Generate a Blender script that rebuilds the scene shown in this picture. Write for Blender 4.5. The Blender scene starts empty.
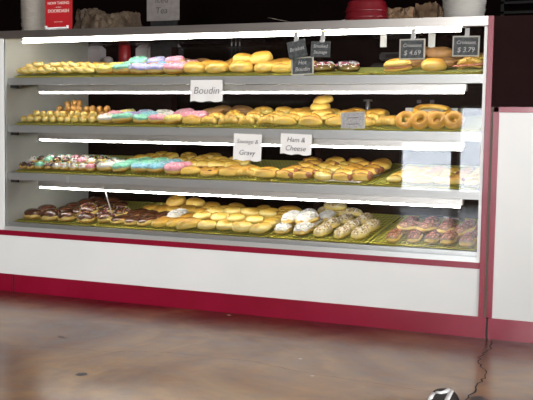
import bpy, bmesh, math, random
from mathutils import Vector, Matrix
import numpy as np
random.seed(7)
PI = math.pi
S = bpy.context.scene
C = bpy.context.collection

# ------------------------------------------------------------------ camera
CP = Vector((2.91066, -3.68812, 0.83752)); yaw, pit, rol, F = -0.38344, -0.07873, 0.01593, 900.0
cy, sy, cp_, sp, cr, sr = math.cos(yaw), math.sin(yaw), math.cos(pit), math.sin(pit), math.cos(rol), math.sin(rol)
FW = Vector((sy*cp_, cy*cp_, sp)); _r = Vector((cy, -sy, 0)); _u = _r.cross(FW)
RR = cr*_r + sr*_u; UU = -sr*_r + cr*_u
cam_d = bpy.data.cameras.new('camera'); cam = bpy.data.objects.new('camera', cam_d); C.objects.link(cam)
cam_d.sensor_width = 36; cam_d.lens = 36*F/533; cam_d.shift_x = -0.0009
m = Matrix((RR, UU, -FW)).transposed().to_4x4(); m.translation = CP
cam.matrix_world = m
S.camera = cam

def at(x, y, Y=0.0):
    """where the sight line of a measured photo point meets the vertical plane at depth Y"""
    d = FW + RR*((x-266.5)/F) - UU*((y-200)/F)
    return CP + d*((Y-CP.y)/d.y)
def atz(x, y, Z=0.0):
    d = FW + RR*((x-266.5)/F) - UU*((y-200)/F)
    return CP + d*((Z-CP.z)/d.z)

# ------------------------------------------------------------------ materials
MATS = {}
def mat(name, col, rough=.5, metal=0, spec=.5, noise=None, col2=None, bump=0, emit=0, coat=0, sub=0, scale3=None, ramp=(.35,.65), detail=4, belt=None):
    if name in MATS: return MATS[name]
    M = bpy.data.materials.new(name); M.use_nodes = True; nt = M.node_tree; b = nt.nodes['Principled BSDF']
    def c4(c): return (*c, 1)
    b.inputs['Base Color'].default_value = c4(col); b.inputs['Roughness'].default_value = rough
    b.inputs['Metallic'].default_value = metal; b.inputs['Specular IOR Level'].default_value = spec
    b.inputs['Coat Weight'].default_value = coat; b.inputs['Coat Roughness'].default_value = .08
    if sub:
        b.inputs['Subsurface Weight'].default_value = sub; b.inputs['Subsurface Radius'].default_value = (.01,.006,.003)
    if emit:
        b.inputs['Emission Color'].default_value = c4(col); b.inputs['Emission Strength'].default_value = emit
    if noise:
        tc = nt.nodes.new('ShaderNodeTexCoord'); no = nt.nodes.new('ShaderNodeTexNoise'); no.inputs['Scale'].default_value = noise
        no.inputs['Detail'].default_value = detail
        vec = tc.outputs['Object']
        if scale3:
            mp = nt.nodes.new('ShaderNodeMapping'); mp.inputs['Scale'].default_value = scale3; nt.links.new(vec, mp.inputs['Vector']); vec = mp.outputs['Vector']
        nt.links.new(vec, no.inputs['Vector'])
        if col2:
            r = nt.nodes.new('ShaderNodeValToRGB'); r.color_ramp.elements[0].position = ramp[0]; r.color_ramp.elements[1].position = ramp[1]
            r.color_ramp.elements[0].color = c4(col); r.color_ramp.elements[1].color = c4(col2)
            nt.links.new(no.outputs['Fac'], r.inputs['Fac']); nt.links.new(r.outputs['Color'], b.inputs['Base Color'])
        if belt:   # browned top and foot, pale belt round the middle, as fried or baked dough has
            sx = nt.nodes.new('ShaderNodeSeparateXYZ'); nt.links.new(tc.outputs['Generated'], sx.inputs[0])
            ad = nt.nodes.new('ShaderNodeMath'); ad.operation = 'MULTIPLY_ADD'; ad.inputs[1].default_value = .45; nt.links.new(no.outputs['Fac'], ad.inputs[0]); nt.links.new(sx.outputs['Z'], ad.inputs[2])
            r = nt.nodes.new('ShaderNodeValToRGB'); el = r.color_ramp.elements
            while len(el) < len(belt): el.new(.5)
            for e_, (p_, c_) in zip(el, belt): e_.position = p_; e_.color = c4(c_)
            sc_ = nt.nodes.new('ShaderNodeMath'); sc_.operation = 'DIVIDE'; sc_.inputs[1].default_value = 1.45; nt.links.new(ad.outputs[0], sc_.inputs[0]); nt.links.new(sc_.outputs[0], r.inputs['Fac']); nt.links.new(r.outputs['Color'], b.inputs['Base Color'])
        if bump:
            bu = nt.nodes.new('ShaderNodeBump'); bu.inputs['Strength'].default_value = bump; bu.inputs['Distance'].default_value = .004
            nt.links.new(no.outputs['Fac'], bu.inputs['Height']); nt.links.new(bu.outputs['Normal'], b.inputs['Normal'])
    MATS[name] = M
    return M
def shelf_wrap(name='glass_pane', tint=(1,1,1), ior=1.5):
    M = bpy.data.materials.new(name); M.use_nodes = True; nt = M.node_tree; nt.nodes.clear()
    o = nt.nodes.new('ShaderNodeOutputMaterial'); mx = nt.nodes.new('ShaderNodeMixShader'); t = nt.nodes.new('ShaderNodeBsdfTransparent')
    g = nt.nodes.new('ShaderNodeBsdfGlossy'); g.inputs['Roughness'].default_value = .0; f = nt.nodes.new('ShaderNodeFresnel'); f.inputs['IOR'].default_value = ior
    t.inputs['Color'].default_value = (*tint, 1)
    nt.links.new(f.outputs[0], mx.inputs[0]); nt.links.new(t.outputs[0], mx.inputs[1]); nt.links.new(g.outputs[0], mx.inputs[2]); nt.links.new(mx.outputs[0], o.inputs[0])
    return M

white_lam = mat('white_laminate', (.80,.82,.80), .35, noise=3, col2=(.84,.85,.83))
white_in = mat('white_interior_panel', (.82,.83,.78), .45, noise=6, col2=(.86,.87,.82))
red_lam = mat('crimson_laminate', (.24,.003,.022), .30, coat=.1, noise=5, col2=(.28,.005,.030))
maroon = mat('dark_maroon_panel', (.012,.0042,.004), .65, spec=.05, noise=4, col2=(.016,.006,.0055))
alu = mat('brushed_aluminium', (.62,.60,.56), .36, metal=.75, noise=40, col2=(.68,.66,.62), scale3=(.05,1,1))
alu_beam = mat('satin_aluminium_beam', (.47,.44,.41), .30, metal=.92, noise=40, col2=(.52,.49,.45), scale3=(.05,1,1))
chrome = mat('chrome_track', (.74,.77,.75), .28, metal=.55)
steel = mat('shelf_steel', (.56,.57,.55), .34, metal=.8, noise=30, col2=(.64,.65,.63), scale3=(.05,1,1))
channel_m = mat('price_channel_metal', (.66,.67,.65), .36, metal=.35, noise=30, col2=(.72,.73,.71), scale3=(.05,1,1))
rubber = mat('dark_gasket', (.03,.03,.03), .6)
seam_m = mat('seam_strip', (.16,.13,.10), .6)
tube_m = mat('led_tube', (1.0,.97,.90), .4, emit=27)
glass = shelf_wrap()
smoke = shelf_wrap('smoked_door_glass', (.30,.33,.36), 1.07); tinted = shelf_wrap('tinted_window_glass', (.66,.68,.71), 1.45)  # window tint set to dim the panes' reflection in the case glass
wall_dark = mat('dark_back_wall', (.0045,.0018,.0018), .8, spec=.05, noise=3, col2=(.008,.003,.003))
wall_room = mat('painted_room_wall', (.16,.10,.08), .7, noise=4, col2=(.19,.12,.095))
ceil_m = mat('ceiling_paint', (.25,.22,.20), .8, noise=4, col2=(.28,.25,.23))
wood_dark = mat('dark_counter_wood', (.012,.006,.005), .6, spec=.15, noise=8, col2=(.022,.012,.008))
tray_y = mat('yellow_tray_plastic', (.80,.73,.10), .4, noise=9, col2=(.86,.80,.16))
wire_m = mat('olive_wire_rack', (.35,.36,.10), .35, metal=.3)
paper = mat('white_note_paper', (.85,.84,.80), .7, noise=20, col2=(.88,.87,.84))
paper_grey = mat('aged_note_paper', (.26,.23,.215), .8, noise=30, col2=(.32,.285,.265))
ink = mat('dark_pen_ink', (.10,.09,.12), .6)
chalk = mat('chalk', (.80,.80,.78), .9)
board_m = mat('chalkboard_slate', (.07,.085,.085), .6, noise=60, col2=(.17,.19,.19))
scrib_m = mat('scribbled_white_board', (.62,.61,.63), .6, noise=160, col2=(.90,.89,.88))
frame_w = mat('cream_sign_frame', (.80,.78,.66), .5, noise=30, col2=(.84,.82,.72))
plastic_w = mat('white_plastic', (.78,.78,.76), .4, noise=20, col2=(.82,.82,.80))
foam = mat('white_foam', (.62,.58,.52), .6, noise=30, col2=(.70,.66,.60), bump=.1)
kraft = mat('kraft_paper', (.20,.125,.07), .8, noise=18, col2=(.26,.165,.095), bump=.4)
kraft_d = mat('dark_wicker', (.055,.035,.022), .7, noise=40, col2=(.09,.06,.035), bump=.6)
red_pl = mat('red_basket_plastic', (.13,.003,.008), .35, noise=30, col2=(.17,.006,.012))
red_card = mat('red_printed_card', (.42,.015,.02), .35, noise=10, col2=(.47,.02,.025))
black_pl = mat('black_plastic', (.02,.02,.022), .4, noise=30, col2=(.035,.035,.038))
carton_m = mat('white_carton_board', (.62,.58,.58), .6, noise=12, col2=(.68,.64,.64))
rack_m = mat('dark_rack_metal', (.02,.02,.018), .6, spec=.2)
wrap_m = mat('clear_wrap', (.75,.70,.68), .15, coat=.8, noise=25, col2=(.86,.82,.80), bump=.9)

dough = mat('fried_dough', (.6,.3,.04), .5, noise=25, bump=.55, belt=[(.1,(.40,.17,.025)), (.32,(.62,.33,.05)), (.45,(.88,.70,.24)), (.58,(.80,.52,.12)), (.72,(.55,.26,.04)), (.95,(.48,.21,.03))])
dough_p = mat('pale_glazed_dough', (.8,.6,.1), .26, coat=.5, noise=30, bump=.55, belt=[(.1,(.50,.24,.03)), (.35,(.86,.66,.16)), (.55,(.92,.76,.30)), (.72,(.80,.52,.09)), (.90,(.52,.25,.03))])
dough_b = mat('baked_bun_crust', (.8,.5,.1), .36, coat=.2, noise=22, bump=.55, belt=[(.1,(.55,.26,.03)), (.35,(.88,.66,.16)), (.58,(.86,.58,.11)), (.74,(.66,.35,.05)), (.92,(.48,.20,.025))])
dough_y = mat('golden_egg_bun', (.8,.5,.1), .33, coat=.3, noise=18, bump=.55, belt=[(.1,(.58,.27,.03)), (.40,(.88,.63,.17)), (.60,(.88,.58,.12)), (.74,(.72,.38,.05)), (.90,(.52,.23,.03))])
dough_d = mat('brown_crust', (.20,.10,.035), .5, noise=16, col2=(.34,.18,.06))
hole_b = mat('brown_donut_hole', (.38,.16,.03), .3, coat=.3, noise=40, col2=(.66,.38,.09))
choc = mat('chocolate_icing', (.085,.028,.013), .22, coat=.6, noise=20, col2=(.13,.048,.024))
white_ic = mat('white_icing', (.86,.83,.76), .35, coat=.3, noise=40, col2=(.90,.88,.82))
pink_ic = mat('pink_icing', (.86,.32,.42), .35, noise=50, col2=(.90,.45,.52))
teal_ic = mat('mint_green_icing', (.20,.62,.42), .4, noise=50, col2=(.36,.74,.56), bump=.6)
blue_ic = mat('blue_icing', (.16,.50,.66), .4, noise=50, col2=(.36,.66,.78), bump=.6)
lil_ic = mat('lilac_icing', (.42,.42,.78), .4, noise=50, col2=(.62,.60,.86), bump=.6)
yel_ic = mat('yellow_icing', (.86,.74,.10), .4, noise=50, col2=(.90,.82,.3))
maple_ic = mat('maple_icing', (.24,.13,.065), .35, coat=.3, noise=30, col2=(.38,.23,.13)); pale_ic = mat('pale_caramel_icing', (.70,.55,.26), .35, coat=.3, noise=30, col2=(.80,.68,.38))
spr = {k: mat('sprinkle_'+k, c, .4) for k, c in dict(red=(.75,.05,.08), blue=(.08,.2,.75), green=(.05,.6,.25), yellow=(.9,.75,.05), white=(.9,.9,.88), pink=(.9,.25,.5), orange=(.9,.4,.05), purple=(.35,.15,.6), brown=(.09,.03,.015)).items()}
nut = mat('chopped_nuts', (.62,.46,.26), .6, noise=60, col2=(.30,.17,.08))
bacon = mat('bacon_bits', (.13,.04,.02), .4, noise=60, col2=(.30,.12,.06))
sausage_m = mat('smoked_sausage', (.30,.10,.03), .3, coat=.3, noise=20, col2=(.34,.11,.04))
ham = mat('ham_slice', (.70,.26,.18), .4, noise=30, col2=(.78,.40,.28))
berry = mat('berry_filling', (.07,.015,.025), .25, coat=.5, noise=20, col2=(.12,.03,.04))

# ------------------------------------------------------------------ mesh helpers
def link(name, me, M, parent=None):
    o = bpy.data.objects.new(name, me); C.objects.link(o)
    if M is not None:
        if isinstance(M, (list, tuple)):
            for k in M: me.materials.append(k)
        else: me.materials.append(M)
    if parent: o.parent = parent
    return o
def finish(bm, name, M, parent=None, smooth=False):
    bmesh.ops.recalc_face_normals(bm, faces=bm.faces)
    me = bpy.data.meshes.new(name); bm.to_mesh(me); bm.free()
    if smooth: me.polygons.foreach_set('use_smooth', [True]*len(me.polygons))
    return link(name, me, M, parent)
def box_bm(bm, x0, x1, y0, y1, z0, z1, bev=0, mtx=None):
    g = bmesh.ops.create_cube(bm, size=1); vs = g['verts']
    for v in vs: v.co = Vector((x0+(v.co.x+.5)*(x1-x0), y0+(v.co.y+.5)*(y1-y0), z0+(v.co.z+.5)*(z1-z0)))
    if bev:
        es = list({e for v in vs for e in v.link_edges})
        r = bmesh.ops.bevel(bm, geom=es, offset=bev, segments=2, affect='EDGES'); vs = list({v for f in r['faces'] for v in f.verts} | {v for v in vs if v.is_valid})
    if mtx: bmesh.ops.transform(bm, matrix=mtx, verts=[v for v in vs if v.is_valid])
def box(name, x0, x1, y0, y1, z0, z1, M, parent=None, bev=0, mtx=None):
    bm = bmesh.new(); box_bm(bm, x0, x1, y0, y1, z0, z1, bev)
    if mtx: bmesh.ops.transform(bm, matrix=mtx, verts=bm.verts)
    return finish(bm, name, M, parent)
def boxes(name, L, M, parent=None, bev=0):
    bm = bmesh.new()
    for b in L: box_bm(bm, *b, bev)
    return finish(bm, name, M, parent)
def struct(o): o['kind'] = 'structure'; return o
def empty(name, loc=(0,0,0)):
    o = bpy.data.objects.new(name, None); C.objects.link(o); o.location = loc; o.empty_display_size = .05; return o
def tag(o, label, cat, group=None):
    o['label'] = label; o['category'] = cat
    if group: o['group'] = group
    return o
def tube_bm(bm, pts, rads, seg=10, closed=False, squash=1.0):
    """sweep circles along pts; rads per point"""
    pts = [Vector(p) for p in pts]; n = len(pts); rings = []
    up = Vector((0,0,1)); prev = None
    for i, p in enumerate(pts):
        if closed: t = pts[(i+1) % n]-pts[i-1]
        else: t = pts[min(i+1,n-1)]-pts[max(i-1,0)]
        t.normalize()
        a = t.cross(up)
        if a.length < .05: a = prev if prev else Vector((1,0,0))
        a.normalize()
        if prev and a.dot(prev) < 0 and not closed: a = -a
        prev = a; b = a.cross(t).normalized()
        r = rads[i] if isinstance(rads, (list,tuple)) else rads
        rings.append([bm.verts.new(p + a*(r*math.cos(2*PI*k/seg)) + b*(r*squash*math.sin(2*PI*k/seg))) for k in range(seg)])
    for i in range(n if closed else n-1):
        A, B = rings[i], rings[(i+1) % n]
        for k in range(seg):
            bm.faces.new((A[k], A[(k+1)%seg], B[(k+1)%seg], B[k]))
    if not closed:
        bm.faces.new(rings[0]); bm.faces.new(rings[-1][::-1])
def tube(name, pts, rads, M, parent=None, seg=10, closed=False, squash=1.0):
    bm = bmesh.new(); tube_bm(bm, pts, rads, seg, closed, squash); return finish(bm, name, M, parent, True)
def spow(c, e): return math.copysign(abs(c)**e, c)
def lathe_like(bm, fn, nt, na, tmax=PI, wav=None):
    """fn(t, a) -> point; t polar from top"""
    top = bm.verts.new(fn(0, 0)); rings = []
    for i in range(1, nt+1):
        ring = []
        for j in range(na):
            a = 2*PI*j/na; tm = tmax + (wav(a) if wav else 0); ring.append(bm.verts.new(fn(tm*i/nt, a, i == nt)))
        rings.append(ring)
    for j in range(na):
        bm.faces.new((top, rings[0][j], rings[0][(j+1)%na]))
    for i in range(nt-1):
        for j in range(na):
            bm.faces.new((rings[i][j], rings[i+1][j], rings[i+1][(j+1)%na], rings[i][(j+1)%na]))
    return rings
def blob(name, lx, ly, h, M, parent=None, e=1.0, nz=12, na=24, lump=0.0, flat=.35, seed=0, z0=0):
    """rounded bun: half sizes lx, ly, height h, sits on z0"""
    rn = random.Random(seed); ph = [rn.uniform(0, 6.28) for _ in range(4)]
    up, dn = h*(1-flat), h*flat
    def fn(t, a, last=False):
        ct, st = math.cos(t), math.sin(t)
        k = 1 + lump*(math.sin(2*a+ph[0]+2*t)*.5 + math.sin(3*a+ph[1])*.35 + math.sin(5*t+ph[2]+a)*.3)
        z = (up if ct > 0 else dn)*spow(ct, .9 if ct > 0 else .6)
        return Vector((lx*k*spow(math.cos(a), e)*st**.85, ly*k*spow(math.sin(a), e)*st**.85, z0 + dn + z*k))
    bm = bmesh.new(); r = lathe_like(bm, fn, nz, na)
    bmesh.ops.remove_doubles(bm, verts=bm.verts, dist=1e-5)
    return finish(bm, name, M, parent, True)
def cap(name, lx, ly, h, M, parent=None, e=1.0, th=.0022, tmax=1.35, amp=.12, flat=.35, seed=0, z0=0, sx=1.0):
    rn = random.Random(seed); ph = [rn.uniform(0, 6.28) for _ in range(3)]; up, dn = h*(1-flat), h*flat
    def fn(t, a, last=False):
        ct, st = math.cos(t), math.sin(t); o = -.0015 if last else th
        z = (up+o)*spow(ct, .9) if ct > 0 else 0
        return Vector(((lx+o)*spow(math.cos(a), e)*st**.85, (ly+o)*spow(math.sin(a), e)*st**.85, z0 + dn + z))
    bm = bmesh.new(); lathe_like(bm, fn, 9, 28, tmax, lambda a: amp*(math.sin(4*a+ph[0])+.6*math.sin(7*a+ph[1])))
    return finish(bm, name, M, parent, True)
def sprinkles(name, spots, mats, parent, n, size=(.006,.0018), seed=0):
    """spots(rn) -> (point, normal)"""
    rn = random.Random(seed); bm = bmesh.new()
    for k in range(n):
        p, nrm = spots(rn); q = nrm.to_track_quat('Z', 'Y').to_matrix().to_4x4()
        M = Matrix.Translation(p) @ q @ Matrix.Rotation(rn.uniform(0, PI), 4, 'Z')
        l, w = size[0]*rn.uniform(.7,1.2), size[1]*rn.uniform(.8,1.2)
        n0 = len(bm.faces); box_bm(bm, -l/2, l/2, -w/2, w/2, -w*.3, w*.8, mtx=None)
        bm.faces.ensure_lookup_table(); vs = {v for f in bm.faces[n0:] for v in f.verts}
        bmesh.ops.transform(bm, matrix=M, verts=list(vs)); mi = rn.randrange(len(mats))
        for f in bm.faces[n0:]: f.material_index = mi
    me = bpy.data.meshes.new(name); bm.to_mesh(me); bm.free()
    o = link(name, me, mats, parent); o['kind'] = 'stuff'; return o
def ell_spots(lx, ly, h, flat=.35, tmax=1.1, z0=0, th=.0022):
    up, dn = h*(1-flat), h*flat
    def f(rn):
        t = math.acos(1-rn.random()*(1-math.cos(tmax))); a = rn.uniform(0, 2*PI); ct, st = math.cos(t), math.sin(t)
        p = Vector(((lx+th)*math.cos(a)*st**.85, (ly+th)*math.sin(a)*st**.85, z0+dn+(up+th)*ct**.9))
        n = Vector((p.x/lx**2, p.y/ly**2, (p.z-dn-z0)/up**2)).normalized(); return p, n
    return f
def tor_spots(R, r, th=.002, sq=.98, z0=0):
    def f(rn):
        a = rn.uniform(0, 2*PI); t = rn.uniform(.15*PI, .95*PI)
        n = Vector((math.cos(a)*math.cos(t), math.sin(a)*math.cos(t), math.sin(t)))
        c = Vector((R*math.cos(a), R*math.sin(a), z0+r*sq)); p = c + Vector((n.x*(r+th), n.y*(r+th), n.z*(r+th)*sq)); return p, n
    return f
def torus_bm(bm, R, r, sq=.98, t0=0, t1=2*PI, th=0, nR=28, nr=12, wave=0, lump=0, z0=0):
    full = abs(t1-t0-2*PI) < 1e-6; rings = []
    for i in range(nR):
        a = 2*PI*i/nR; ring = []; m_ = nr if full else nr+1
        for j in range(m_):
            f = j/nr; w = wave*math.sin(5*a+1)
            t = (t0-w) + (t1-t0+2*w)*f; rr_ = r*(1+lump*math.sin(3*a+.7)) + (th if (full or 0 < j < nr) else -.0012)
            ring.append(bm.verts.new(((R+rr_*math.cos(t))*math.cos(a), (R+rr_*math.cos(t))*math.sin(a), z0 + r*sq + rr_*math.sin(t)*sq)))
        rings.append(ring)
    for i in range(nR):
        A, B = rings[i], rings[(i+1)%nR]
        for j in range(len(A) if full else len(A)-1):
            bm.faces.new((A[j], A[(j+1)%len(A)], B[(j+1)%len(A)], B[j]))

# ------------------------------------------------------------------ pastry prototypes
PROTO = {}
LABEL = {}
def proto(key, name, look, cat):
    o = empty(name); PROTO[key] = o; LABEL[key] = (look, cat); return o
def ring(key, look, icing, spr_m=None, n=0, R=.027, r=.0205, dm=None, size=(.006,.0018)):
    t = proto(key, 'ring_donut', look, 'donut')
    bm = bmesh.new(); torus_bm(bm, R, r, lump=.04); finish(bm, 'dough_ring', dm or dough, t, True)
    if icing:
        bm = bmesh.new(); torus_bm(bm, R, r, t0=.02*PI, t1=.98*PI, th=.0022, wave=.10); finish(bm, 'icing', icing, t, True)
    if n: sprinkles('sprinkles', tor_spots(R, r), spr_m, t, n, size, seed=len(PROTO))
    return t
def filled(key, look, icing, spr_m=None, n=0, l=.047, h=.040, dm=None, name='filled_donut', size=(.006,.0018)):
    t = proto(key, name, look, 'donut')
    blob('dough_round', l, l, h, dm or dough, t, lump=.03, seed=len(PROTO))
    if icing: cap('icing', l, l, h, icing, t, seed=len(PROTO))
    if n: sprinkles('sprinkles', ell_spots(l, l, h), spr_m, t, n, size, seed=len(PROTO))
    return t
def bar(key, look, icing, top=None, n=0, lx=.030, ly=.066, h=.038, dm=None, cat='donut', name='long_john', size=(.009,.004), tname='topping'):
    t = proto(key, name, look, cat)
    blob('dough_bar', lx, ly, h, dm or dough, t, e=.75, lump=.02, seed=len(PROTO))
    if icing: cap('icing', lx, ly, h, icing, t, e=.75, seed=len(PROTO), tmax=1.3)
    if n: sprinkles(tname, ell_spots(lx*.93, ly*.93, h, tmax=1.0, th=.001), top, t, n, size, seed=len(PROTO))
    return t
rain = [spr[k] for k in ('red','blue','green','yellow','white','pink')]
filled('choc', 'chocolate iced round donut', choc, l=.049, h=.050)
filled('choc_nut', 'chocolate donut with white sprinkles', choc, [spr['white'], spr['pink'], spr['yellow']], 42, l=.048, h=.048)
ring('choc_ring', 'chocolate iced ring donut', choc)
ring('choc_rain', 'chocolate donut with colourful sprinkles', choc, rain, 85)
ring('white_rain', 'white donut with colourful sprinkles', white_ic, rain, 70)
ring('oreo', 'white donut with cookie crumbs', white_ic, [spr['brown'], spr['brown'], spr['white']], 80, size=(.006,.004))
ring('pink_rain', 'pink iced donut with sprinkles', pink_ic, [spr['white'], spr['red'], spr['pink']], 80)
ring('teal', 'mint green iced sprinkled donut', teal_ic, [spr['green'], spr['white'], teal_ic], 80)
ring('blue', 'blue iced sprinkled donut', blue_ic, [blue_ic, spr['white'], teal_ic], 80)
ring('lilac', 'lilac donut with rainbow sprinkles', lil_ic, [spr['blue'], spr['white'], spr['pink'], spr['green'], lil_ic], 100)
ring('yellow_spr', 'yellow iced donut with white sprinkles', yel_ic, [spr['white'], spr['yellow'], spr['pink']], 60)
ring('glazed', 'plain glazed ring donut', None, dm=dough_p)
ring('big_ring', 'golden glazed thin ring donut', None, R=.029, r=.0145, dm=dough_y)
ring('hoop', 'wide thin golden bread ring', None, R=.072, r=.012, dm=dough_y)
bar('eclair', 'chocolate iced long donut', choc, lx=.031, ly=.064)
bar('john', 'plain golden long donut', None, dm=dough_b, lx=.032, ly=.066, h=.042)
bar('white_john', 'white iced long donut', white_ic, [white_ic, spr['white']], 60, lx=.033, ly=.064, h=.040, size=(.014,.010))
bar('nut_john', 'nut topped long donut', pale_ic, [nut, pale_ic, white_ic], 90, dm=dough_p, size=(.010,.006), tname='chopped_nuts')
bar('bacon_john', 'maple long donut with bacon bits', maple_ic, [bacon, maple_ic, bacon, ham], 90, size=(.012,.006), tname='bacon_bits')
# twisted donuts: two strands wound round each other
def twist(key, look, M, L=.13, r=.014):
    t = proto(key, 'twisted_donut', look, 'donut')
    for s in (0, PI):
        pts, rad = [], []
        for i in range(25):
            f = i/24; a = f*2.6*PI + s; w = math.sin(PI*min(1, max(0, f)))**.5 if 0 < f < 1 else .05
            pts.append(((f-.5)*L, .011*math.cos(a)*w, .019 + .007*math.sin(a)*w)); rad.append(r*(.35+.65*w))
        tube('dough_strand', pts, rad, M, t, seg=9)
twist('twist', 'glazed twisted donut', dough_p)
# donut holes
for k, look, M in (('hole', 'pale glazed donut hole', dough_p), ('hole_b', 'brown donut hole', hole_b)):
    t = blob('donut_hole', .0175, .0175, .033, M, lump=.04, flat=.45, nz=9, na=14, seed=3); PROTO[k] = t; LABEL[k] = (look, 'donut hole')
for k, look, ic, sm, n_ in (('mini_choc', 'tiny chocolate donut with sprinkles', choc, rain, 16), ('mini_white', 'tiny white iced donut with sprinkles', white_ic, rain, 22), ('mini_oreo', 'tiny white donut with cookie crumbs', white_ic, [spr['brown'], spr['brown']], 22), ('mini_pink', 'tiny pink iced donut with sprinkles', pink_ic, [spr['white'], spr['red']], 18), ('mini_green', 'tiny mint green donut with sprinkles', teal_ic, [spr['white'], spr['green']], 18)):
    t = proto(k, 'mini_donut', look, 'mini donut'); blob('dough_ball', .023, .023, .034, dough, t, lump=.04, nz=9, na=16, seed=4); cap('icing', .023, .023, .034, ic, t, tmax=1.4, seed=len(PROTO)); sprinkles('sprinkles', ell_spots(.023, .023, .034), sm, t, n_, (.006,.0028), seed=len(PROTO))
# buns / kolaches
def kolache(key, look, M, lx=.052, ly=.04, h=.044, fill=None, lump=.05, cat='kolache', name='kolache', tips=True):
    t = proto(key, name, look, cat)
    blob('bun', lx, ly, h, M, t, lump=lump, seed=len(PROTO), e=.95, nz=16, na=30)
    if fill and tips:
        tube('sausage', [(-lx*1.16,0,h*.42),(-lx*1.0,0,h*.45),(0,0,h*.47),(lx*1.0,0,h*.45),(lx*1.16,0,h*.42)], [.008,.0145,.015,.0145,.008], fill, t, seg=10)
    return t
kolache('kol_y', 'golden round kolache bun', dough_y, .055, .050, .052)
kolache('kol_s', 'kolache roll with sausage tip showing', dough_b, .046, .028, .038, sausage_m)
kolache('kol_b', 'plain oval kolache', dough_b, .052, .036, .042)
kolache('roll', 'small glazed oval roll', dough_p, .043, .030, .036, cat='roll', name='glazed_roll', lump=.13)
kolache('loaf', 'dark brown crusty roll', dough_d, .060, .036, .046, cat='bread roll', name='bread_roll')
kolache('round_bun', 'round tan bread bun', dough_b, .046, .046, .040, cat='bun', name='round_bun')
# danish with a sunken filling
def danish(key, look, M, fill, l=.047, h=.030):
    t = proto(key, 'danish_pastry', look, 'danish')
    bm = bmesh.new(); torus_bm(bm, l*.62, l*.38, sq=.8, lump=.06); finish(bm, 'pastry_rim', M, t, True)
    blob('filling', l*.42, l*.42, h*.8, fill, t, lump=.12, seed=5, z0=.002)
danish('danish', 'pastry with dark berry centre', dough_b, berry)
# crescent (croissant) with ridges
def crescent_pts(R=.05, sweep=1.9, n=25, r=.022, ridges=5):
    pts, rad = [], []
    for i in range(n):
        f = i/(n-1); a = PI/2 + (f-.5)*sweep; w = math.sin(PI*f)**.6 if 0 < f < 1 else 0
        pts.append((R*math.cos(a), R*math.sin(a)-R*.8, .004+r*.85*max(.35, w))); rad.append(r*(.22+.78*w)*(1+.07*math.sin(f*PI*2*ridges)))
    return pts, rad
t = proto('crescent', 'crescent_roll', 'golden curved crescent roll', 'crescent roll'); p_, r_ = crescent_pts(); tube('crescent_dough', p_, r_, dough_y, t, seg=12, squash=.85)
t = proto('crois_sand', 'croissant_sandwich', 'filled croissant with ham showing', 'sandwich')
p_, r_ = crescent_pts(.062, 1.8, 25, .024); tube('croissant_bottom', p_, [k*.9 for k in r_], dough_b, t, seg=12, squash=.55)
for k in range(5): blob('ham_slice', .022, .018, .008, ham, t, seed=k, z0=.020, lump=.2).location = (-.044+.022*k, -.004-.012*abs(k-2)/2, 0)
tube('croissant_top', [(a, b, c+.020) for a, b, c in p_], r_, dough_b, t, seg=12, squash=.6)
t = proto('bun_sand', 'bun_sandwich', 'split bun sandwich with filling', 'sandwich')
blob('bottom_bun', .062, .048, .020, dough_b, t, flat=.6, seed=1); blob('filling', .060, .047, .010, ham, t, seed=2, z0=.016, lump=.05); blob('top_bun', .063, .049, .034, dough_y, t, flat=.2, seed=3, z0=.022)
t = proto('wrapped', 'wrapped_donut', 'sprinkled donut in clear plastic wrap', 'donut')
bm = bmesh.new(); torus_bm(bm, .03, .019, z0=.002); finish(bm, 'dough_ring', dough, t, True)
wr = blob('plastic_wrap', .056, .052, .048, shelf_wrap('cling_wrap', (.93,.92,.92), 1.9), t, lump=.08, seed=9); 
sprinkles('sprinkles', tor_spots(.03, .019, z0=.002), [spr['white'], spr['red'], spr['white'], spr['pink']], t, 90, (.010,.004), 4)
PROTO_USED = {k: False for k in PROTO}
TILT = .105; TA = math.atan(TILT)
def put(key, X, Y, Z, rz=0, sc=1.0, label=None, group=None, tip=0, rx=0):
    src = PROTO[key]; look, cat = LABEL[key]
    if not PROTO_USED[key]: o = src; PROTO_USED[key] = True
    else:
        o = src.copy(); C.objects.link(o)
        for ch in src.children:
            c = ch.copy(); c.parent = o; C.objects.link(c)
    M = Matrix.Translation((X, Y, Z)) @ Matrix.Rotation(TA+rx, 4, 'X') @ Matrix.Rotation(tip, 4, 'Y') @ Matrix.Rotation(rz, 4, 'Z') @ Matrix.Scale(sc, 4)
    o.matrix_world = M
    tag(o, label, cat, group)
    return o

# ------------------------------------------------------------------ room shell
X0, X1, Y0, Y1, H = -6.2, 6.0, -7.0, 2.3, 2.9
fl = bpy.data.materials.new('stained_concrete'); fl.use_nodes = True; nt = fl.node_tree; b = nt.nodes['Principled BSDF']
tc = nt.nodes.new('ShaderNodeTexCoord')
def noise_node(sc, det, scale3=None, dist=0):
    n = nt.nodes.new('ShaderNodeTexNoise'); n.inputs['Scale'].default_value = sc; n.inputs['Detail'].default_value = det; n.inputs['Distortion'].default_value = dist
    v = tc.outputs['Object']
    if scale3:
        mp = nt.nodes.new('ShaderNodeMapping'); mp.inputs['Scale'].default_value = scale3; nt.links.new(v, mp.inputs[0]); v = mp.outputs[0]
    nt.links.new(v, n.inputs['Vector']); return n
def ramp_node(src, stops):
    r = nt.nodes.new('ShaderNodeValToRGB'); el = r.color_ramp.elements
    while len(el) < len(stops): el.new(.5)
    for e_, (p, c) in zip(el, stops): e_.position = p; e_.color = (*c, 1)
    nt.links.new(src, r.inputs[0]); return r
n1 = noise_node(1.3, 6, dist=.6); n2 = noise_node(10, 10, (1,1.25,1), .4); n3 = noise_node(60, 3)
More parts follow.
